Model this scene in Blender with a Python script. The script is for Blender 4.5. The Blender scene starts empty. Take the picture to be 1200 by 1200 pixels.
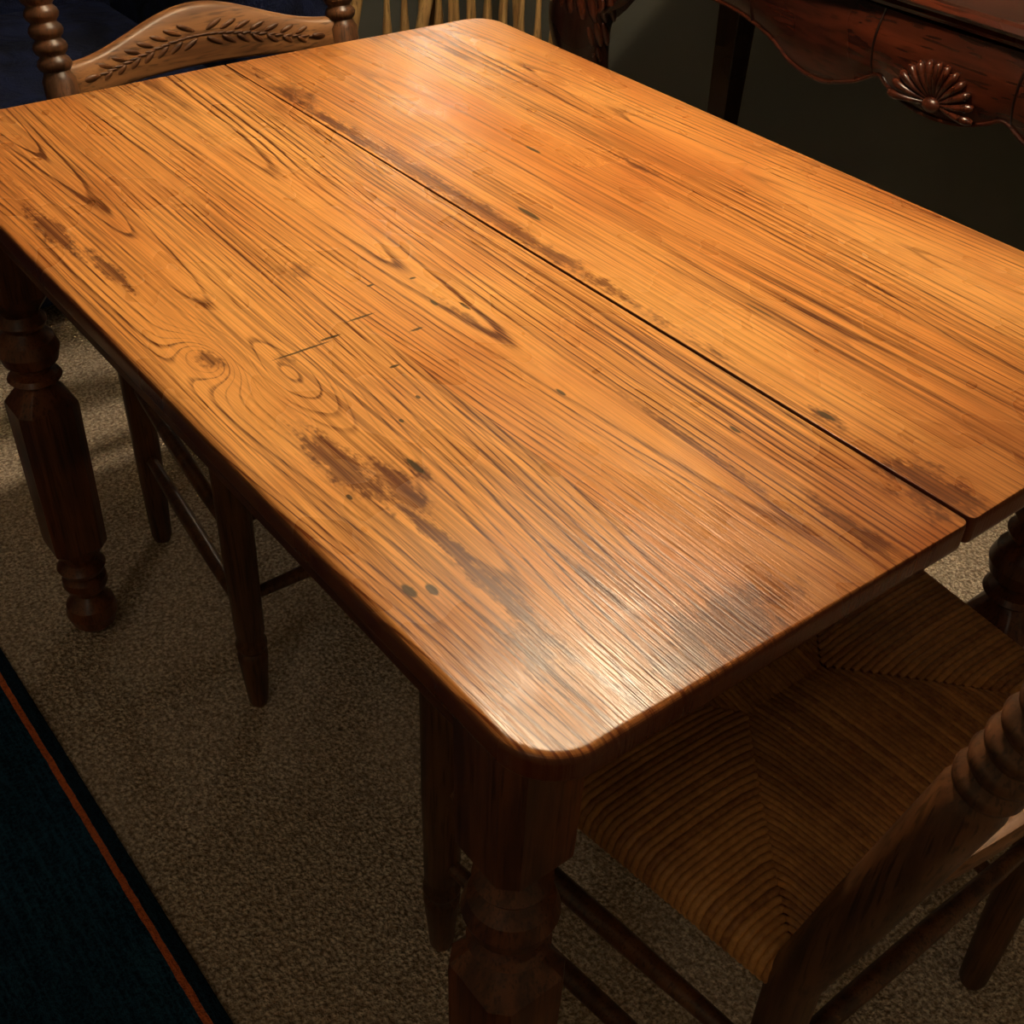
import bpy, bmesh, math, random
from mathutils import Vector, Matrix
random.seed(4)
sc = bpy.context.scene
try:
    sc.view_settings.view_transform = 'Standard'
    sc.view_settings.look = 'None'
except Exception as e:
    print(e)

def s(r, g, b):
    f = lambda c: (c/255/12.92) if c/255 <= .04045 else ((c/255+.055)/1.055)**2.4
    return (f(r), f(g), f(b), 1)

# ---------------------------------------------------------------- node helper
class NT:
    def __init__(self, name):
        self.mat = bpy.data.materials.new(name)
        self.mat.use_nodes = True
        self.nt = self.mat.node_tree
        self.nt.nodes.clear()
        self.out = self.nt.nodes.new('ShaderNodeOutputMaterial')
        self.bs = self.nt.nodes.new('ShaderNodeBsdfPrincipled')
        self.nt.links.new(self.bs.outputs[0], self.out.inputs[0])
        tc = self.nt.nodes.new('ShaderNodeTexCoord')
        self.obj = tc.outputs['Object']
        sp = self.nt.nodes.new('ShaderNodeSeparateXYZ')
        self.nt.links.new(self.obj, sp.inputs[0])
        self.x, self.y, self.z = sp.outputs
    def put(self, sock, v):
        if isinstance(v, bpy.types.NodeSocket):
            self.nt.links.new(v, sock)
        else:
            sock.default_value = v
    def m(self, op, *a, clamp=False):
        n = self.nt.nodes.new('ShaderNodeMath'); n.operation = op; n.use_clamp = clamp
        for i, v in enumerate(a): self.put(n.inputs[i], v)
        return n.outputs[0]
    def add(self, a, b): return self.m('ADD', a, b)
    def sub(self, a, b): return self.m('SUBTRACT', a, b)
    def mul(self, a, b): return self.m('MULTIPLY', a, b)
    def vec(self, x, y, z=0.0):
        n = self.nt.nodes.new('ShaderNodeCombineXYZ')
        for i, v in enumerate((x, y, z)): self.put(n.inputs[i], v)
        return n.outputs[0]
    def noise(self, v, scale=1., detail=2., rough=.5, dist=0.):
        n = self.nt.nodes.new('ShaderNodeTexNoise')
        self.put(n.inputs['Vector'], v)
        n.inputs['Scale'].default_value = scale; n.inputs['Detail'].default_value = detail
        n.inputs['Roughness'].default_value = rough; n.inputs['Distortion'].default_value = dist
        return n.outputs[0]
    def white(self, v):
        n = self.nt.nodes.new('ShaderNodeTexWhiteNoise'); n.noise_dimensions = '1D'
        self.put(n.inputs['W'], v)
        return n.outputs['Value']
    def snoise(self, sx, sy, sz=0., off=0., detail=2., rough=.5):
        return self.noise(self.vec(self.add(self.mul(self.x, sx), off), self.mul(self.y, sy),
                                   self.mul(self.z, sz)), 1., detail, rough)
    def ramp(self, v, a, b, c=0., d=1., smooth=True):
        n = self.nt.nodes.new('ShaderNodeMapRange')
        n.interpolation_type = 'SMOOTHSTEP' if smooth else 'LINEAR'
        self.put(n.inputs[0], v)
        for i, q in enumerate((a, b, c, d)): self.put(n.inputs[i+1], q)
        return n.outputs[0]
    def mix(self, f, a, b, mode='MIX'):
        n = self.nt.nodes.new('ShaderNodeMix'); n.data_type = 'RGBA'; n.blend_type = mode
        self.put(n.inputs[0], f); self.put(n.inputs[6], a); self.put(n.inputs[7], b)
        return n.outputs[2]
    def bump(self, h, strength=.3, dist=.002, normal=None):
        n = self.nt.nodes.new('ShaderNodeBump')
        n.inputs['Strength'].default_value = strength; n.inputs['Distance'].default_value = dist
        self.put(n.inputs['Height'], h)
        if normal is not None: self.put(n.inputs['Normal'], normal)
        self.put(self.bs.inputs['Normal'], n.outputs[0])
        return n.outputs[0]
    def fin(self, col, rough=.5, spec=.5, metal=0.):
        self.put(self.bs.inputs['Base Color'], col)
        self.put(self.bs.inputs['Roughness'], rough)
        self.bs.inputs['Specular IOR Level'].default_value = spec
        self.bs.inputs['Metallic'].default_value = metal
        return self.mat

# ---------------------------------------------------------------- materials
def oak_top():
    n = NT('oak_tabletop')
    x, y = n.x, n.y
    s1 = n.m('GREATER_THAN', x, .488); s2 = n.m('GREATER_THAN', x, .6972); s3 = n.m('GREATER_THAN', x, .905)
    def bc(v):
        r = n.add(v[0], n.mul(s1, v[1]-v[0]))
        r = n.add(r, n.mul(s2, v[2]-v[1]))
        return n.add(r, n.mul(s3, v[3]-v[2]))
    seed = bc([0, 3.7, 7.1, 12.9])
    def nz(sx, sy, off=0., detail=2., rough=.5):
        return n.noise(n.vec(n.mul(x, sx), n.mul(y, sy), n.add(seed, off)), 1., detail, rough)
    n1 = n.sub(nz(3.5, 1.1, 0, 1.), .5)
    n1b = n.sub(nz(6, 1.6, 31, 1), .5)
    n2 = n.sub(nz(34, 9, 11, 2), .5)
    xc = bc([.385, .585, .83, 1.02])
    xw = n.add(n.sub(x, xc), n.mul(n1, .055))
    hh = bc([.0004, .0005, .0016, .0005])
    rad = n.m('SQRT', n.add(n.mul(xw, xw), hh))
    R = n.mul(rad, bc([140, 132, 160, 125]))
    R = n.add(R, n.mul(y, bc([-8, -4.5, 3, 6])))
    R = n.add(R, n.mul(n1b, bc([3., 2.3, 2., 3.2])))
    R = n.add(R, n.mul(n2, .6))
    def gauss(cx, cy, sx, sy, wob=None):
        dx = n.mul(n.sub(x, cx), 1/sx); dy = n.mul(n.sub(y, cy), 1/sy)
        if wob is not None: dx = n.add(dx, wob[0]); dy = n.add(dy, wob[1])
        return n.m('EXPONENT', n.mul(n.add(n.mul(dx, dx), n.mul(dy, dy)), -1.))
    for (cx, cy, sx, sy, A) in [(.349, .827, .022, .045, 6.), (.395, .765, .026, .055, -2.4), (.90, .93, .02, .05, 3.)]:
        R = n.add(R, n.mul(gauss(cx, cy, sx, sy), A))
    wr = n.noise(n.vec(n.mul(R, .42), seed, 0.), 1., 1, .6)
    R = n.add(R, n.mul(n.sub(wr, .5), 1.8))
    ring = n.m('FLOOR', R)
    rnd = n.white(n.add(ring, seed)); rnd2 = n.white(n.add(ring, n.add(seed, 91.3)))
    f = n.m('FRACT', R)
    wv = n.add(n.ramp(nz(9, 3, 5), .3, .7, .0, .22, False), n.add(.22, n.mul(n.m('POWER', rnd2, 2.), .36)))
    band = n.mul(n.ramp(f, 0., .10), n.sub(1., n.ramp(f, .12, wv)))
    stren = n.ramp(nz(11, 1.8, 17, 2), .34, .66, .38, 1.1)
    stren = n.mul(stren, n.add(.50, n.mul(rnd, .62)))
    stren = n.mul(stren, bc([1.1, 1.2, .55, .9]))
    pores = n.ramp(n.snoise(620, 18, 0, 0, 2, .6), .40, .62)
    fine = n.snoise(300, 2.6, 0, 5, 2, .7)
    lines = n.ramp(fine, .44, .60)
    lines2 = n.ramp(nz(150, 1.4, 51, 2, .7), .46, .60)
    patch = n.ramp(nz(8, 1.2, 71, 1, .6), .36, .60)
    dark = n.mul(n.mul(band, stren), n.add(.58, n.mul(pores, .42)))
    dark = n.add(dark, n.mul(lines, n.add(.16, n.mul(patch, .24))))
    dark = n.add(dark, n.mul(lines2, n.add(.07, n.mul(patch, .20))))
    dark = n.add(dark, n.mul(pores, .11))
    dark = n.m('MINIMUM', dark, 1.)
    lo = n.ramp(nz(4., .9, 40, 2, .6), .32, .68)
    base = n.mix(lo, s(212, 134, 64), s(244, 176, 98))
    red = n.ramp(n.snoise(7, 4, 0, 60, 3, .6), .42, .70)
    base = n.mix(n.mul(red, .45), base, s(188, 104, 48))
    col = n.mix(dark, base, s(94, 49, 20))
    endn = n.snoise(14, 9, 0, 77, 2, .6)
    e1 = n.ramp(n.add(y, n.mul(endn, .20)), .38, .60, 1., 0.)
    e2 = n.ramp(n.sub(y, n.mul(endn, .10)), 1.33, 1.45, 0., .7)
    e3 = n.ramp(n.add(x, n.mul(endn, .05)), .305, .345, .7, 0.)
    e4 = n.ramp(n.sub(x, n.mul(endn, .05)), 1.05, 1.10, 0., .5)
    ed = n.m('MAXIMUM', n.m('MAXIMUM', e1, e2), n.m('MAXIMUM', e3, e4))
    col = n.mix(n.mul(ed, .64), col, s(110, 52, 24))
    # stains
    w1 = n.mul(n.sub(n.snoise(85, 34, 0, 9, 3, .8), .5), 3.2)
    w2 = n.mul(n.sub(n.snoise(70, 28, 0, 29, 3, .8), .5), 3.2)
    st = None
    for (cx, cy, sx, sy, a) in [(.361, .637, .013, .048, 1.3), (.382, .590, .009, .03, 1.2), (.3715, .461, .007, .06, 1.),
                                (.372, .52, .006, .05, 1.), (.332, 1.127, .010, .05, 1.2), (.345, 1.02, .007, .05, 1.),
                                (.405, .60, .005, .02, 1.), (.349, .827, .008, .014, 1.), (.40, .79, .008, .012, .5),
                                (.4916, .925, .02, .02, .5), (.712, 1.0, .011, .34, 1.), (.705, .36, .025, .04, 1.1),
                                (.716, .469, .007, .016, 1.), (.47, .345, .06, .025, .9), (.36, .40, .02, .03, .7),
                                (.98, 1.35, .008, .05, .6), (.72, 1.33, .02, .05, .7), (.93, .93, .007, .04, .8),
                                (.62, .36, .008, .05, .9), (.60, .50, .004, .08, .8), (.57, .75, .004, .06, .7),
                                (.43, .42, .004, .05, .8)]:
        g = n.mul(gauss(cx, cy, sx, sy, (w1, w2)), a)
        st = g if st is None else n.m('MAXIMUM', st, g)
    st = n.mul(n.ramp(st, .12, .68, 0., .9), n.add(.75, n.mul(lines, .25)))
    col = n.mix(st, col, s(88, 46, 26))
    w1s = n.mul(w1, .35); w2s = n.mul(w2, .35)
    gr = None
    for (cx, cy, sx, sy) in [(.3246, .4926, .004, .008), (.337, .485, .0035, .007), (.750, .900, .0035, .022),
                             (.405, .605, .003, .013), (.716, .47, .0035, .010), (.86, 1.03, .003, .014),
                             (.56, .62, .002, .007), (.47, .73, .005, .002), (.52, .77, .007, .002),
                             (.42, .795, .030, .0015), (.45, .80, .012, .0018), (.49, .815, .016, .0016),
                             (.58, .78, .002, .009), (.56, .80, .002, .007), (.64, .50, .002, .007),
                             (.53, .86, .004, .002), (.57, .85, .004, .002),
                             (.46, .68, .002, .003), (.43, .66, .002, .003), (.345, .60, .002, .004), (.80, .62, .0011, .02), (.85, .66, .001, .04)]:
        g = gauss(cx, cy, sx, sy, (w1s, w2s))
        gr = g if gr is None else n.m('MAXIMUM', gr, g)
    gr = n.ramp(gr, .28, .62, 0., .9)
    col = n.mix(gr, col, s(60, 48, 26))
    j = n.m('MAXIMUM', n.m('LESS_THAN', n.m('ABSOLUTE', n.sub(x, .488)), .0007),
            n.m('LESS_THAN', n.m('ABSOLUTE', n.sub(x, .905)), .0005))
    col = n.mix(n.mul(j, n.ramp(n.add(n.snoise(3, 8, 0, 3), n.mul(n.sub(.6, y), .3)), .4, .65, .1, .8)), col, s(90, 42, 14))
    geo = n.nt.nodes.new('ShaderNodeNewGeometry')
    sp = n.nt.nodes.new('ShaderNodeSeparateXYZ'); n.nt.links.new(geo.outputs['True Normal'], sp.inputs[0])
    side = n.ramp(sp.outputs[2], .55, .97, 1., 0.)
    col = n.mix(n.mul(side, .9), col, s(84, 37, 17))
    h = n.add(n.mul(lines, .5), n.add(n.mul(pores, .5), n.mul(n.snoise(5, 3, 0, 2, 2), 2.)))
    rough = n.ramp(endn, .3, .7, .24, .36)
    n.bump(n.mul(h, -1.), .20, .0006)
    n.fin(col, rough, .36)
    return n.mat

def wood(name, light, dark, rough=.35, spec=.45, k=1., axis='z'):
    n = NT(name)
    sc_ = {'z': (60*k, 60*k, 4*k), 'y': (60*k, 4*k, 60*k), 'x': (4*k, 60*k, 60*k)}[axis]
    a = n.snoise(*sc_, 0., 3, .6)
    b = n.noise(n.obj, 7*k, 2, .6)
    p = n.snoise(sc_[0]*6, sc_[1]*6, sc_[2]*4, 3, 1, .6)
    t = n.add(n.mul(n.ramp(a, .35, .65), .6), n.mul(n.ramp(b, .3, .7), .4))
    col = n.mix(t, light, dark)
    col = n.mix(n.ramp(p, .52, .7, 0, .6), col, tuple(c*.35 for c in dark[:3])+(1,))
    n.bump(a, .25, .001)
    return n.fin(col, n.ramp(b, .3, .7, rough-.05, rough+.1), spec)

M_top = oak_top()
M_leg = wood('oak_dark_stain', s(122, 70, 40), s(64, 35, 20), .32)
M_apron = wood('oak_apron', s(108, 58, 30), s(66, 34, 18), .4, axis='y')
M_chair = wood('oak_chair', s(112, 72, 44), s(58, 36, 21), .35)
M_slat = wood('oak_chair_slat', s(156, 108, 66), s(96, 61, 34), .4, axis='x')
M_carv = wood('oak_chair_carving', s(110, 68, 36), s(74, 42, 20), .4, axis='x')
M_mah = wood('mahogany', s(84, 36, 20), s(38, 16, 10), .2, .5, .6, axis='y')
M_mahd = wood('mahogany_dark', s(48, 22, 14), s(24, 11, 8), .25, .45, .6)
M_mahc = wood('mahogany_carving', s(88, 40, 23), s(42, 18, 10), .24, .5, 1.)
M_pine = wood('pale_maple', s(206, 170, 112), s(160, 122, 74), .4)

def rush_mat():
    n = NT('rush_cord')
    at = n.nt.nodes.new('ShaderNodeAttribute'); at.attribute_name = 'tone'
    b = n.noise(n.obj, 160, 2, .6)
    big = n.noise(n.obj, 9, 2, .6)
    t = n.add(n.mul(at.outputs['Fac'], .6), n.mul(n.ramp(b, .3, .7), .4))
    col = n.mix(t, s(134, 84, 44), s(206, 148, 84))
    col = n.mix(n.ramp(big, .4, .7, 0, .45), col, s(120, 72, 36))
    n.bump(b, .5, .001)
    return n.fin(col, .5, .35)
M_rush = rush_mat()

def carpet():
    n = NT('cut_pile_carpet')
    a = n.noise(n.obj, 190, 2, .7)
    v = n.nt.nodes.new('ShaderNodeTexVoronoi'); n.nt.links.new(n.obj, v.inputs['Vector']); v.inputs['Scale'].default_value = 175
    b = n.noise(n.obj, 5, 2, .6)
    c = n.noise(n.obj, 60, 2, .6)
    col = n.mix(n.ramp(a, .34, .62), s(152, 130, 108), s(252, 236, 214))
    col = n.mix(n.ramp(c, .4, .7, 0, .4), col, s(184, 160, 134))
    col = n.mix(n.ramp(b, .35, .7, 0, .3), col, s(196, 172, 144))
    col = n.mix(n.ramp(v.outputs['Distance'], .3, .8, 0, .5), col, s(112, 92, 74))
    n.bump(n.sub(n.mul(a, 1.4), v.outputs['Distance']), .9, .005)
    return n.fin(col, .95, .1)
def rugmat():
    n = NT('navy_teal_rug_pile')
    a = n.noise(n.obj, 240, 2, .65)
    st = n.snoise(160, 14, 0, 0, 2, .6)
    b = n.noise(n.obj, 4, 2, .6)
    col = n.mix(n.ramp(a, .35, .65), s(12, 34, 54), s(30, 70, 94))
    col = n.mix(n.ramp(st, .42, .68, 0, .5), col, s(42, 88, 116))
    col = n.mix(n.ramp(b, .35, .7, 0, .5), col, s(12, 24, 46))
    xx = n.add(n.x, n.mul(n.sub(n.noise(n.obj, 40, 2), .5), .003))
    l = n.m('LESS_THAN', n.m('ABSOLUTE', n.sub(xx, .1945)), .0042)
    edge = n.m('GREATER_THAN', xx, .1995)
    col = n.mix(n.mul(edge, .6), col, s(18, 24, 34))
    col = n.mix(n.mul(l, n.ramp(a, .25, .6, .55, .9)), col, s(224, 116, 60))
    n.bump(n.add(a, n.mul(st, .7)), 1., .005)
    return n.fin(col, .95, .1)
def plaster(name, c):
    n = NT(name)
    a = n.noise(n.obj, 60, 2, .6); b = n.noise(n.obj, 2, 2, .5)
    n.bump(a, .15, .002)
    return n.fin(n.mix(n.ramp(b, .3, .7), c, tuple(q*.9 for q in c[:3])+(1,)), .8, .2)
def fabric(name, c1, c2):
    n = NT(name)
    a = n.noise(n.obj, 300, 2, .6); b = n.noise(n.obj, 9, 3, .6, 1.2)
    n.bump(n.add(n.mul(a, .2), n.mul(b, 1.)), .8, .02)
    return n.fin(n.mix(n.ramp(n.add(n.mul(a, .3), n.mul(b, .7)), .35, .65), c1, c2), .8, .2)
M_carpet = carpet(); M_rug = rugmat()
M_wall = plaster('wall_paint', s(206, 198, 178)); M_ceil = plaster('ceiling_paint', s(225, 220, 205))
M_wallr = plaster('wall_paint_shade_darkened', s(96, 98, 92))  # wall paint darkened, shade around the sideboard put into its colour
M_trim = plaster('trim_paint', s(130, 128, 118))
M_navy = fabric('navy_fabric', s(10, 15, 34), s(26, 36, 72))
n = NT('gap_shade_black'); M_black = n.fin(s(18, 9, 5), .7)
n = NT('bronze'); M_bronze = n.fin(s(90, 66, 40), .35, .5, 1.)
n = NT('milk_glass'); M_glass = n.fin(s(240, 230, 210), .3, .5)
n = NT('linen_shade'); M_linen = n.fin(s(230, 215, 185), .8, .2)

# ---------------------------------------------------------------- mesh helpers
def finish(bm, name, mats, parent=None, sharp=38, bevel=None):
    bmesh.ops.recalc_face_normals(bm, faces=bm.faces)
    for f in bm.faces: f.smooth = True
    for e in bm.edges:
        if len(e.link_faces) == 2 and e.calc_face_angle(0) > math.radians(sharp): e.smooth = False
    me = bpy.data.meshes.new(name); bm.to_mesh(me); bm.free()
    ob = bpy.data.objects.new(name, me); sc.collection.objects.link(ob)
    for m_ in (mats if isinstance(mats, list) else [mats]): me.materials.append(m_)
    if parent: ob.parent = parent
    if bevel:
        b = ob.modifiers.new('bevel', 'BEVEL'); b.width = bevel; b.segments = 3; b.limit_method = 'ANGLE'
        b.angle_limit = math.radians(40)
        b.harden_normals = True
    return ob
def empty(name, loc=(0, 0, 0), rot=0):
    e = bpy.data.objects.new(name, None); e.location = loc; e.rotation_euler = (0, 0, rot)
    e.empty_display_size = .1
    sc.collection.objects.link(e); return e
def rings_to(bm, rings, cap=True):
    vs = [[bm.verts.new(p) for p in r] for r in rings]
    k = len(vs[0])
    for a, b in zip(vs[:-1], vs[1:]):
        for i in range(k):
            bm.faces.new((a[i], a[(i+1) % k], b[(i+1) % k], b[i]))
    if cap:
        bm.faces.new(vs[0][::-1]); bm.faces.new(vs[-1])
def box(bm, x0, x1, y0, y1, z0, z1):
    rings_to(bm, [[(x0, y0, z), (x1, y0, z), (x1, y1, z), (x0, y1, z)] for z in (z0, z1)])
def boxo(name, b, mat, parent=None, bevel=None):
    bm = bmesh.new(); box(bm, *b); return finish(bm, name, mat, parent, bevel=bevel)
def smoothprof(p, sub=4):
    out = []
    for i in range(len(p)-1):
        p0 = p[max(i-1, 0)]; p1 = p[i]; p2 = p[i+1]; p3 = p[min(i+2, len(p)-1)]
        for j in range(sub):
            t = j/sub
            out.append(tuple(.5*((2*b)+(-a+c)*t+(2*a-5*b+4*c-d)*t*t+(-a+3*b-3*c+d)*t**3) for a, b, c, d in zip(p0, p1, p2, p3)))
    out.append(p[-1]); return out
def sweep(bm, path, k=20):
    """path of (x,y,z,r)"""
    rings = []
    prev = None
    for i, p in enumerate(path):
        a = Vector(path[max(i-1, 0)][:3]); b = Vector(path[min(i+1, len(path)-1)][:3])
        t = (b-a)
        t = t.normalized() if t.length > 1e-9 else Vector((0, 0, 1))
        if prev is None:
            ref = Vector((1, 0, 0)) if abs(t.x) < .8 else Vector((0, 1, 0))
            u = t.cross(ref).normalized()
        else:
            u = (prev - t*prev.dot(t)).normalized()
        prev = u; w = t.cross(u)
        c = Vector(p[:3])
        rings.append([c+(u*math.cos(q)+w*math.sin(q))*p[3] for q in [2*math.pi*j/k for j in range(k)]])
    rings_to(bm, rings)
def lathe_on(bm, prof, x, y, k=32):
    rings = []
    for r, z in prof:
        r = max(r, .0008)
        rings.append([(x+r*math.cos(2*math.pi*j/k), y+r*math.sin(2*math.pi*j/k), z) for j in range(k)])
    rings_to(bm, rings)
def ellipsoid(bm, loc, size, rot=None, u=12, v=8):
    M = Matrix.Translation(loc) @ (rot.to_4x4() if rot is not None else Matrix.Identity(4)) @ Matrix.Diagonal((*size, 1))
    bmesh.ops.create_uvsphere(bm, u_segments=u, v_segments=v, radius=1., matrix=M)

# ---------------------------------------------------------------- room
X0, X1, Y0, Y1, H = -1.9, 2.22, -1.6, 3.2, 2.5
boxo('floor', (X0, X1, Y0, Y1, -.05, 0), M_carpet)
boxo('ceiling', (X0, X1, Y0, Y1, H, H+.05), M_ceil)
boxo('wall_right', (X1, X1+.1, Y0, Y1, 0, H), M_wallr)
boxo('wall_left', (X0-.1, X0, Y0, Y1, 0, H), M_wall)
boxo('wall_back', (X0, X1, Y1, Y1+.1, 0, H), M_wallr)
boxo('wall_front', (X0, X1, Y0-.1, Y0, 0, H), M_wall)
boxo('baseboard_right', (X1-.015, X1, Y0, Y1, 0, .1), M_trim, bevel=.004)
boxo('baseboard_back', (X0, X1-.015, Y1-.015, Y1, 0, .1), M_trim, bevel=.004)

boxo('area_rug', (-1.6, .217, -.7, 1.95, .0005, .010), M_rug, bevel=.004)

# ---------------------------------------------------------------- dining table
T = empty('dining_table')
def slab(name, x0, x1, y0, y1, rad, seamx=None):
    zt, zb = .75, .726
    pts = []
    cs = [((x0, y0), rad[0], math.pi), ((x1, y0), rad[1], 1.5*math.pi), ((x1, y1), rad[2], 0), ((x0, y1), rad[3], .5*math.pi)]
    sg = [(1, 1), (-1, 1), (-1, -1), (1, -1)]
    for (c, r, a0), g in zip(cs, sg):
        cx, cy = c[0]+g[0]*r, c[1]+g[1]*r
        for j in range(13):
            a = a0+j/12*math.pi/2
            pts.append(((cx+r*math.cos(a)), (cy+r*math.sin(a)), math.cos(a), math.sin(a)))
    prof = []
    for j in range(7):
        a = j/6*math.pi/2
        prof.append((-.006+.006*math.sin(a), zb+.006-.006*math.cos(a)))
    for j in range(9):
        a = j/8*math.pi/2
        prof.append((-.007+.007*math.cos(a), zt-.007+.007*math.sin(a)))
    prof.append((-.0085, zt)); prof.append((-.010, zt))
    rings = []
    for o, z in prof:
        ring = []
        for (px, py, nx, ny) in pts:
            oo = o
            if seamx is not None and abs(px-seamx) < .008: oo = o*.15
            ring.append((px+nx*oo, py+ny*oo, z))
        rings.append(ring)
    bm = bmesh.new(); rings_to(bm, rings)
    return finish(bm, name, M_top, T, sharp=50)
TX0, TX1, TY0, TY1 = .294, 1.123, .317, 1.469
a = slab('top_leaf_near', TX0, .6966, TY0, TY1, (.045, .007, .003, .045), .6966)
b = slab('top_leaf_far', .6971, TX1, TY0, TY1, (.006, .045, .045, .003), .6971)
for v in b.data.vertices:
    if v.co.x < .71: v.co.x += .0026*max(0, (.80-v.co.y)/.48)
for o_ in (a, b):
    for p in o_.data.polygons:
        if len(p.vertices) > 10: p.use_smooth = False
bm = bmesh.new()
ax0, ax1, ay0, ay1 = .335, 1.055, .385, 1.415
box(bm, ax0, ax0+.02, ay0, ay1, .64, .7255); box(bm, ax1-.02, ax1, ay0, ay1, .64, .7255)
finish(bm, 'apron_long', M_apron, T, bevel=.002)
bm = bmesh.new()
box(bm, ax0+.021, ax1-.021, ay0, ay0+.02, .64, .7255); box(bm, ax0+.021, ax1-.021, ay1-.02, ay1, .64, .7255)
finish(bm, 'apron_end', M_apron, T, bevel=.002)
boxo('slide_rail', (.66, .74, .41, 1.39, .700, .7255), M_black, T)  # near-black slide, shade of the seam gap put into its colour

LP = [(0, .014, 0), (.004, .022, 0), (.016, .032, 0), (.034, .037, 0), (.050, .034, 0), (.062, .024, 0), (.068, .018, 0),
      (.076, .018, 0), (.080, .028, 0), (.090, .032, 0), (.100, .031, 0), (.106, .023, 0), (.110, .023, 0), (.114, .031, 0), (.122, .034, 0), (.128, .028, 0),
      (.132, .022, 0), (.140, .023, .6), (.166, .0365, 1), (.171, .037, 1), (.395, .0395, 1), (.402, .039, 1), (.426, .024, .6), (.432, .020, 0),
      (.436, .029, 0), (.441, .034, 0), (.447, .030, 0), (.451, .021, 0), (.457, .024, 0), (.466, .034, 0), (.482, .0385, 0), (.497, .034, 0), (.507, .024, 0), (.512, .020, 0),
      (.516, .028, 0), (.522, .031, 0), (.528, .026, 0), (.534, .022, .3), (.562, .036, 1), (.567, .0365, 1), (.7255, .0385, 1)]
def table_leg(i, x, y):
    bm = bmesh.new(); k = 64; rings = []
    for z, r, q in LP:
        ring = []
        for j in range(k):
            t = 2*math.pi*j/k
            c, s_ = abs(math.cos(t)), abs(math.sin(t))
            d = max(abs(math.cos(t-math.pi/4)), abs(math.cos(t+math.pi/4)))
            sq = min(r/max(c, 1e-6), r/max(s_, 1e-6), 1.1796*r/d)
            rr = r*(1-q)+sq*q
            ring.append((x+rr*math.cos(t), y+rr*math.sin(t), z))
        rings.append(ring)
    rings_to(bm, rings)
    finish(bm, 'leg_%d' % i, M_leg, T, sharp=18)
for i, (x, y) in enumerate([(.350, .400), (1.035, .400), (.350, 1.388), (1.035, 1.388)]):
    table_leg(i+1, x, y)

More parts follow.
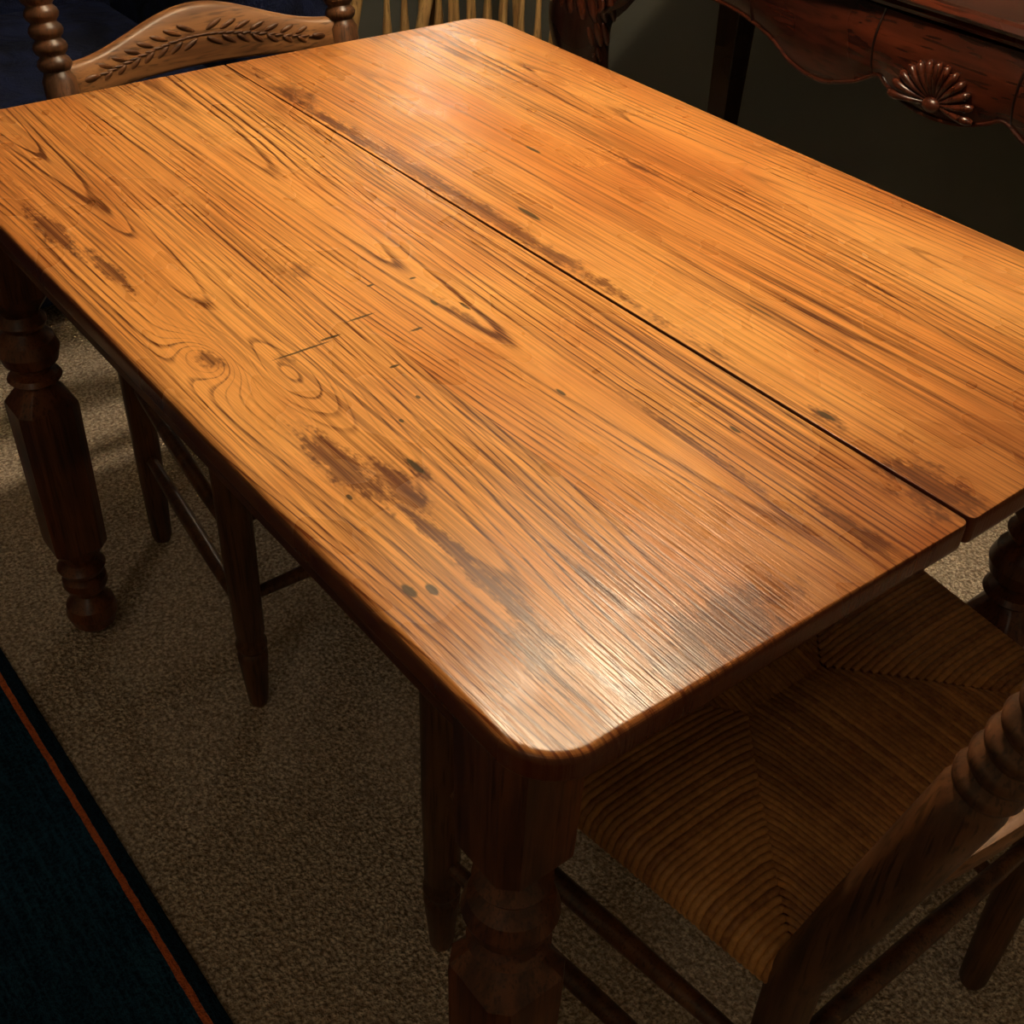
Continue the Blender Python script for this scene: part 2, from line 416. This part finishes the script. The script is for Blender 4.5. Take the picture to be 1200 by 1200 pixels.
# ---------------------------------------------------------------- chairs
def chair(loc, rot):
    E = empty('rush_seat_dining_chair', loc, rot)
    hb, hf, D = .212, .258, .40
    rake = -.235
    def post(sx):
        prof = [(.0, .013), (.01, .016), (.10, .019), (.20, .0205), (.44, .0215), (.56, .0215), (.66, .0215), (.730, .0215), (.736, .018)]
        z = .740
        for q in range(6):
            prof += [(z, .0165), (z+.004, .0205), (z+.009, .0222), (z+.014, .0205), (z+.018, .0165)]
            z += .0195
        prof += [(z+.004, .018), (z+.02, .020), (.985, .019), (.99, .014), (.996, .013), (1.003, .019), (1.018, .023), (1.035, .018), (1.05, .006), (1.055, .001)]
        path = []
        for zz, r in prof:
            dy = rake*max(0, zz-.42)
            path.append((sx*(hb+.004*max(0, zz-.4)), dy+(.0 if zz > .42 else -.02*(.42-zz)), zz, r))
        bm = bmesh.new(); k = 28
        rings = [[(p[0]+p[3]*math.cos(2*math.pi*j/k), p[1]+p[3]*math.sin(2*math.pi*j/k), p[2]+.235*p[3]*math.sin(2*math.pi*j/k)*(1 if p[2] > .45 else 0)) for j in range(k)] for p in path]
        rings_to(bm, rings)
        finish(bm, 'back_post', M_chair, E, sharp=50)
    post(-1); post(1)
    for sx in (-1, 1):
        bm = bmesh.new()
        prof = [(.011, 0), (.014, .008), (.018, .06), (.0205, .09), (.021, .10), (.017, .106), (.0215, .114), (.0215, .12), (.017, .128), (.020, .14), (.022, .28),
                (.022, .36), (.0225, .43), (.021, .455), (.015, .462), (.001, .464)]
        lathe_on(bm, prof, sx*hf, D, 28)
        finish(bm, 'front_leg', M_chair, E, sharp=50)
    bm = bmesh.new()
    def bar(a, b, r=.0105):
        a = Vector(a); b = Vector(b); P = []
        for j in range(9):
            t = j/8; c = a.lerp(b, t); P.append((c.x, c.y, c.z, r*(.75+.35*math.sin(math.pi*t))))
        sweep(bm, P, 14)
    for z in (.30, .17):
        for sx in (-1, 1): bar((sx*hb, 0, z), (sx*hf, D, z))
    for z in (.33, .20): bar((-hf, D, z), (hf, D, z))
    bar((-hb, 0, .26), (hb, 0, .26))
    finish(bm, 'stretchers', M_chair, E, sharp=60)
    def slat(name, zc, h, arch, archb, carve):
        bm = bmesh.new(); N = 48; rings = []
        def yb(t, z): return rake*(z-.42) - .026*(1-t*t)
        def top(t):
            u = abs(t)
            return zc+h/2+arch*(.5+.5*math.cos(min(1, u*1.12)*math.pi))+ .004*math.cos(t*math.pi/2)
        def bot(t): return zc-h/2+archb*math.cos(t*math.pi/2)**.8
        for j in range(N+1):
            t = -1+2*j/N; x = t*(hb-.006)
            zt = top(t); zb = bot(t)
            th = .0085
            pr = [(zb, -th*.6), (zb, th*.6), (zb+.004, th), (zt-.005, th), (zt, th*.5), (zt, -th*.5), (zt-.005, -th), (zb+.004, -th)]
            rings.append([(x, yb(t, z)+o, z) for z, o in pr])
        rings_to(bm, rings)
        finish(bm, name, M_slat, E, sharp=50)
        if carve:
            bm = bmesh.new()
            def mid(t): return (top(t)+bot(t))/2
            for side in (1, -1):
                for k_ in range(7):
                    for g in (-1, 1):
                        for sx in (-1, 1):
                            X = sx*(.016+k_*.0215); t = X/(hb-.006)
                            slope = (mid(t+.02)-mid(t-.02))/(.04*(hb-.006))
                            z = mid(t)+g*(.0105-.0006*k_)
                            ang = sx*g*math.radians(28)+math.atan(slope)
                            y = yb(t, z)+side*.0085
                            ellipsoid(bm, (X+sx*.004, y, z), (.0155-.0006*k_, .0026, .0036), Matrix.Rotation(-ang, 3, 'Y'), 10, 6)
                for j in range(28):
                    t = -.8+1.6*j/27; X = t*(hb-.006)
                    z = mid(t)
                    ellipsoid(bm, (X, yb(t, z)+side*.0085, z), (.009, .0022, .0016), None, 8, 6)
                for sx in (-1, 1):
                    t = sx*.84; z = mid(t)
                    ellipsoid(bm, (t*(hb-.006), yb(t, z)+side*.0085, z), (.013, .003, .0045), Matrix.Rotation(sx*.2, 3, 'Y'), 10, 6)
            finish(bm, name+'_carving', M_carv, E, sharp=80)
    slat('back_slat_lower', .565, .035, .010, .012, False)
    slat('back_slat_carved', .722, .046, .036, .010, True)
    slat('back_slat_top', .90, .05, .03, .010, True)
    W, DD = 2*hf, D
    def mp(u, v):
        hw = hb+(hf-hb)*v
        return (-hw+2*hw*u, v*D)
    bm = bmesh.new()
    lay = bm.verts.layers.float_color.new('tone')
    zs = .452
    def strand(p0, p1, wdir, w, tone):
        p0 = Vector(p0); p1 = Vector(p1); L = (p1-p0).length
        dr = (p1-p0).normalized() if L > 1e-6 else Vector((0, 1))
        path = [(-.010, -.030), (-.016, -.018), (-.013, -.005), (-.004, .003)]
        pts = [Vector((p0.x+dr.x*d, p0.y+dr.y*d, zs+z)) for d, z in path]
        for j in range(1, 7):
            t = j/6; q = p0.lerp(p1, t)
            d = t*L
            z = .004+.004*math.sin(min(1, d/.1)*math.pi/2)-.010*min(1, max(0, (d-.05)/.15))-(.004 if t == 1 else 0)
            pts.append(Vector((q.x, q.y, zs+z)))
        up = Vector((0, 0, 1)); wd = Vector((wdir[0], wdir[1], 0))
        rings = []
        for i, q in enumerate(pts):
            a = pts[max(i-1, 0)]; b_ = pts[min(i+1, len(pts)-1)]
            t = (b_-a)
            if t.length < 1e-6: t = Vector((0, 0, 1))
            nrm = wd.cross(t.normalized()).normalized()
            if nrm.z < 0 and i > 3: nrm = -nrm
            if i <= 3:
                out = Vector((-dr.x, -dr.y, 0))
                if nrm.dot(out+up*.5) < 0: nrm = -nrm
            rings.append([q+wd*(w*.56*math.cos(al))+nrm*(w*.5*math.sin(al)) for al in [math.pi*m_/5 for m_ in range(6)]])
        vs = [[bm.verts.new(p) for p in r] for r in rings]
        for r in vs:
            for v in r: v[lay] = (tone, tone, tone, 1)
        for a, b_ in zip(vs[:-1], vs[1:]):
            for i in range(5): bm.faces.new((a[i], a[i+1], b_[i+1], b_[i]))
    cw = .0066
    nf = int(W/cw); ns = int(D/cw)
    half = .5
    for i in range(nf):
        u = (i+.5)/nf
        d = min(u, 1-u)*W/D; lim = min(d, half)
        for v0, sg in ((0, 1), (1, -1)):
            strand(mp(u, v0), mp(u, v0+sg*lim), (1, 0), cw*(.85 if v0 == 0 else 1), random.random())
    for i in range(ns):
        v = (i+.5)/ns
        lim = min(v, 1-v)*D/W
        for u0, sg in ((0, 1), (1, -1)):
            strand(mp(u0, v), mp(u0+sg*lim, v), (0, 1), cw, random.random())
    me = bpy.data.meshes.new('rush_seat')
    for f in bm.faces: f.smooth = True
    bm.normal_update(); bm.to_mesh(me); bm.free()
    me.materials.append(M_rush)
    ob = bpy.data.objects.new('rush_seat', me); sc.collection.objects.link(ob); ob.parent = E
    bm = bmesh.new()
    A, B, C_, D_ = mp(0, 0), mp(1, 0), mp(1, 1), mp(0, 1)
    for p, q in ((A, B), (B, C_), (C_, D_), (D_, A)):
        sweep(bm, [(p[0], p[1], .436, .0135), (q[0], q[1], .436, .0135)], 12)
    inner = [mp(.02, .03), mp(.98, .03), mp(.98, .97), mp(.02, .97)]
    rings_to(bm, [[(p[0], p[1], z) for p in inner] for z in (.436, .444)])
    finish(bm, 'seat_frame', M_rush, E)
    return E
chair((.718, .245, 0), 0)
chair((.730, 1.508, 0), math.pi)

# ---------------------------------------------------------------- sideboard
S = empty('mahogany_sideboard')
SX = 1.64; SYc = 1.00; SL = .86
bm = bmesh.new()
prof = [(-.020, .776), (-.004, .779), (.000, .785), (-.004, .790), (.006, .793), (.010, .799), (.006, .806), (-.002, .809), (-.004, .809)]
rings = []
for o, z in prof:
    rings.append([(1.60-o, SYc-SL-.03-o, z), (2.19, SYc-SL-.03-o, z), (2.19, SYc+SL+.03+o, z), (1.60-o, SYc+SL+.03+o, z)])
rings_to(bm, rings); finish(bm, 'top', M_mah, S, sharp=20)
boxo('carcass', (SX+.03, 2.16, SYc-SL+.02, SYc+SL-.02, .69, .776), M_mahd, S, bevel=.003)
low = smoothprof([(-.84, .55), (-.76, .59), (-.68, .665), (-.58, .688), (-.46, .688), (-.36, .665), (-.30, .638), (-.23, .630), (-.16, .650), (-.115, .674),
       (-.09, .664), (-.05, .650), (0, .645), (.05, .650), (.09, .664), (.115, .674), (.16, .650), (.23, .630), (.30, .638), (.36, .665), (.46, .688), (.58, .688), (.68, .665), (.76, .59), (.84, .55)], 4)
bm = bmesh.new(); rings = []
for (t, zl) in low:
    swell = .022*math.cos(t*math.pi/.42)+.0
    y = SYc+t
    th = .016
    ring = []
    for q in range(9):
        f = q/8; z = zl+(.772-zl)*f
        ring.append((SX-th-swell*.7-.014*math.sin(f*math.pi), y, z))
    ring += [(SX+.028, y, .772), (SX+.028, y, zl)]
    rings.append(ring)
rings_to(bm, rings); finish(bm, 'serpentine_front', M_mah, S, sharp=45)
bm = bmesh.new()
for t in (-.40, -.125, .125, .40):
    y = SYc+t; sw = .022*math.cos(t*math.pi/.42)*.7
    sweep(bm, [(SX-.017-sw-.013*math.sin(f*math.pi), y, .675+.097*f, .0022) for f in [i/8 for i in range(9)]], 8)
P = [(SX-.018-.0154*math.cos(t*math.pi/.42)-.000, SYc+t, zl+.002, .0032) for t, zl in low]
finish(bm, 'drawer_bead', M_mahd, S)
bm = bmesh.new(); sweep(bm, P, 8); finish(bm, 'edge_bead', M_mah, S)
bm = bmesh.new()
base = Vector((SX-.032, SYc, .668))
for i in range(13):
    a = math.radians(-2+184*i/12)
    d = Vector((0, math.cos(a), math.sin(a)))
    L = .076*(1-.16*abs(math.sin(a)))
    P = []
    for j in range(8):
        f = j/7
        P.append((base.x-.008-.009*math.sin(f*math.pi*.8), base.y+d.y*L*(.2+.8*f), base.z+d.z*L*(.2+.8*f), .0022+.0055*f if j < 7 else .0035))
    sweep(bm, P, 10)
ellipsoid(bm, (base.x-.010, base.y, base.z), (.010, .016, .011))
finish(bm, 'carved_shell', M_mahc, S, sharp=70)
for i, sy in enumerate((1, -1)):
    yb = SYc+sy*.79
    bm = bmesh.new()
    P = smoothprof([(1.67, yb, .772, .052), (1.655, yb+sy*.005, .70, .060), (1.625, yb+sy*.02, .62, .066), (1.620, yb+sy*.025, .56, .060), (1.64, yb+sy*.015, .46, .042),
                    (1.665, yb, .32, .028), (1.675, yb-sy*.005, .18, .021), (1.665, yb, .09, .022), (1.640, yb+sy*.015, .045, .036), (1.632, yb+sy*.02, .020, .040), (1.632, yb+sy*.02, 0.0, .034)], 5)
    sweep(bm, P, 28); finish(bm, 'front_leg_%d' % (i+1), M_mahd, S)
    bm = bmesh.new()
    for g in range(-5, 6):
        for lv in range(4):
            az = math.radians(180 + g*19)
            z = .675-lv*.048-abs(g)*.003
            rr = .066-(.012*max(0, lv-1))
            c = Vector((1.626+rr*math.cos(az), yb+sy*.018+rr*math.sin(az), z))
            Rm = Matrix.Rotation(az, 3, 'Z') @ Matrix.Rotation(math.radians(10), 3, 'Y') @ Matrix.Rotation(math.radians(g*6), 3, 'X')
            ellipsoid(bm, c, (.0065, .0085, .030), Rm, 10, 8)
    for sgn in (-1, 1):
        P = []
        for j in range(40):
            a = j/39*math.pi*2.6
            r = .034*(1-j/48)
            P.append((1.602, yb+sy*.02+sgn*(.06+r*math.cos(a)), .63+r*math.sin(a), .0075*(1-j/70)))
        sweep(bm, P, 8)
    finish(bm, 'knee_carving_%d' % (i+1), M_mahc, S, sharp=80)
    bm = bmesh.new()
    bx, by = 2.10, SYc+sy*.84
    rings_to(bm, [[(bx-r, by-r, z), (bx+r, by-r, z), (bx+r, by+r, z), (bx-r, by+r, z)] for z, r in ((0, .022), (.3, .027), (.69, .034))])
    finish(bm, 'back_leg_%d' % (i+1), M_mahd, S, bevel=.003)

# ---------------------------------------------------------------- magazine rack
K = empty('magazine_rack')
bm = bmesh.new()
for yy in (2.24, 2.50):
    for i in range(8):
        x = 1.615+i*.05
        lathe_on(bm, smoothprof([(.007, .14), (.010, .22), (.007, .28), (.012, .36), (.007, .44), (.007, .56)], 3), x, yy, 12)
    sweep(bm, [(1.56, yy, .57, .013), (2.0, yy, .57, .013)], 14)
    sweep(bm, [(1.56, yy, .14, .013), (2.0, yy, .14, .013)], 14)
finish(bm, 'spindles', M_pine, K)
boxo('base_panel', (1.56, 2.0, 2.24, 2.50, .12, .135), M_pine, K, bevel=.003)
bm = bmesh.new()
for yy in (2.24, 2.50):
    sweep(bm, [(1.42, yy, 0, .012), (1.575, yy, .62, .014)], 14)
    sweep(bm, [(2.05, yy, 0, .012), (1.985, yy, .62, .014)], 14)
finish(bm, 'splayed_post', M_pine, K)

# ---------------------------------------------------------------- navy sofa
F = empty('navy_sofa')
def cushion(name, b, r):
    return boxo(name, b, M_navy, F, bevel=r)
cushion('base', (-.35, 1.20, 2.22, 3.0, .06, .30), .03)
cushion('seat_cushion_left', (-.20, .425, 2.18, 2.80, .305, .47), .05)
cushion('seat_cushion_right', (.43, 1.055, 2.18, 2.80, .305, .47), .05)
cushion('back', (-.35, 1.20, 2.82, 3.05, .30, .90), .07)
cushion('arm_left', (-.45, -.22, 2.15, 3.0, .06, .66), .07)
cushion('arm_right', (1.07, 1.32, 2.15, 3.0, .06, .66), .07)
bm = bmesh.new()
for x in (-.38, 1.25):
    for y in (2.22, 2.92): lathe_on(bm, [(.02, 0), (.03, .065)], x, y, 16)
finish(bm, 'feet', M_mahd, F)

# ---------------------------------------------------------------- lamps
LX, LY, LZ = .98, 1.03, 1.88
P_ = empty('pendant_lamp')
bm = bmesh.new()
lathe_on(bm, [(.05, H-.03), (.055, H-.001)], LX, LY)
lathe_on(bm, [(.006, LZ+.16), (.006, H-.02)], LX, LY, 12)
finish(bm, 'rod_and_canopy', M_bronze, P_)
def shade(prof, X, Y, mat, par, name):
    bm = bmesh.new(); k = 40
    vs = [[bm.verts.new((X+r*math.cos(2*math.pi*j/k), Y+r*math.sin(2*math.pi*j/k), z)) for j in range(k)] for r, z in prof]
    for i in range(len(vs)):
        a, b = vs[i], vs[(i+1) % len(vs)]
        for j in range(k): bm.faces.new((a[j], a[(j+1) % k], b[(j+1) % k], b[j]))
    finish(bm, name, mat, par)
shade([(.20, LZ+.06), (.17, LZ+.10), (.11, LZ+.14), (.03, LZ+.165), (.028, LZ+.160), (.105, LZ+.135), (.165, LZ+.095), (.196, LZ+.06)], LX, LY, M_glass, P_, 'glass_shade')
def bulb(name, loc, e, col, size, par):
    ld = bpy.data.lights.new(name, 'POINT'); ld.energy = e; ld.color = col; ld.shadow_soft_size = size
    lo = bpy.data.objects.new(name, ld); lo.location = loc; sc.collection.objects.link(lo); lo.parent = par
bulb('bulb', (LX, LY, LZ), 45, (1., .82, .58), .045, P_)
G = empty('added_wall_fill_lamp')  # added lamp hidden behind the table, brightens the right wall
gx, gy = 2.03, 2.90
bm = bmesh.new()
lathe_on(bm, [(.13, 0), (.135, .008), (.12, .02), (.03, .03), (.012, .05), (.011, .7), (.016, .72), (.011, .74), (.010, 1.42)], gx, gy, 32)
finish(bm, 'fill_lamp_stand', M_bronze, G)
shade([(.165, 1.40), (.10, 1.64), (.097, 1.64), (.162, 1.40)], gx, gy, M_linen, G, 'fill_lampshade')
bulb('wall_fill_bulb', (gx, gy, 1.47), 9, (1., .90, .74), .09, G)
C = empty('added_ceiling_fill')  # added fill light out of view, lifts rug, carpet and leg fronts
bm = bmesh.new()
lathe_on(bm, [(.15, H-.002), (.16, H-.015), (.15, H-.03)], -1.1, -.3, 40)
finish(bm, 'ceiling_fill_base', M_bronze, C)
bulb('ceiling_fill_bulb', (-1.1, -.3, H-.16), 4.5, (1., .84, .64), .10, C)

w = bpy.data.worlds.new('World'); sc.world = w; w.use_nodes = True
w.node_tree.nodes['Background'].inputs[0].default_value = (1, .8, .6, 1)
w.node_tree.nodes['Background'].inputs[1].default_value = .02

# ---------------------------------------------------------------- camera
cd = bpy.data.cameras.new('camera'); cam = bpy.data.objects.new('camera', cd); sc.collection.objects.link(cam)
R = Matrix(((.7881, .3609, -.4986), (-.6143, .5117, -.6006), (.0383, .7796, .6250))).to_quaternion().to_matrix()
cam.matrix_world = Matrix.Translation((0, 0, 1.29)) @ R.to_4x4()
cd.sensor_width = 36; cd.lens = 36*1412/1200; cd.clip_start = .02
sc.camera = cam
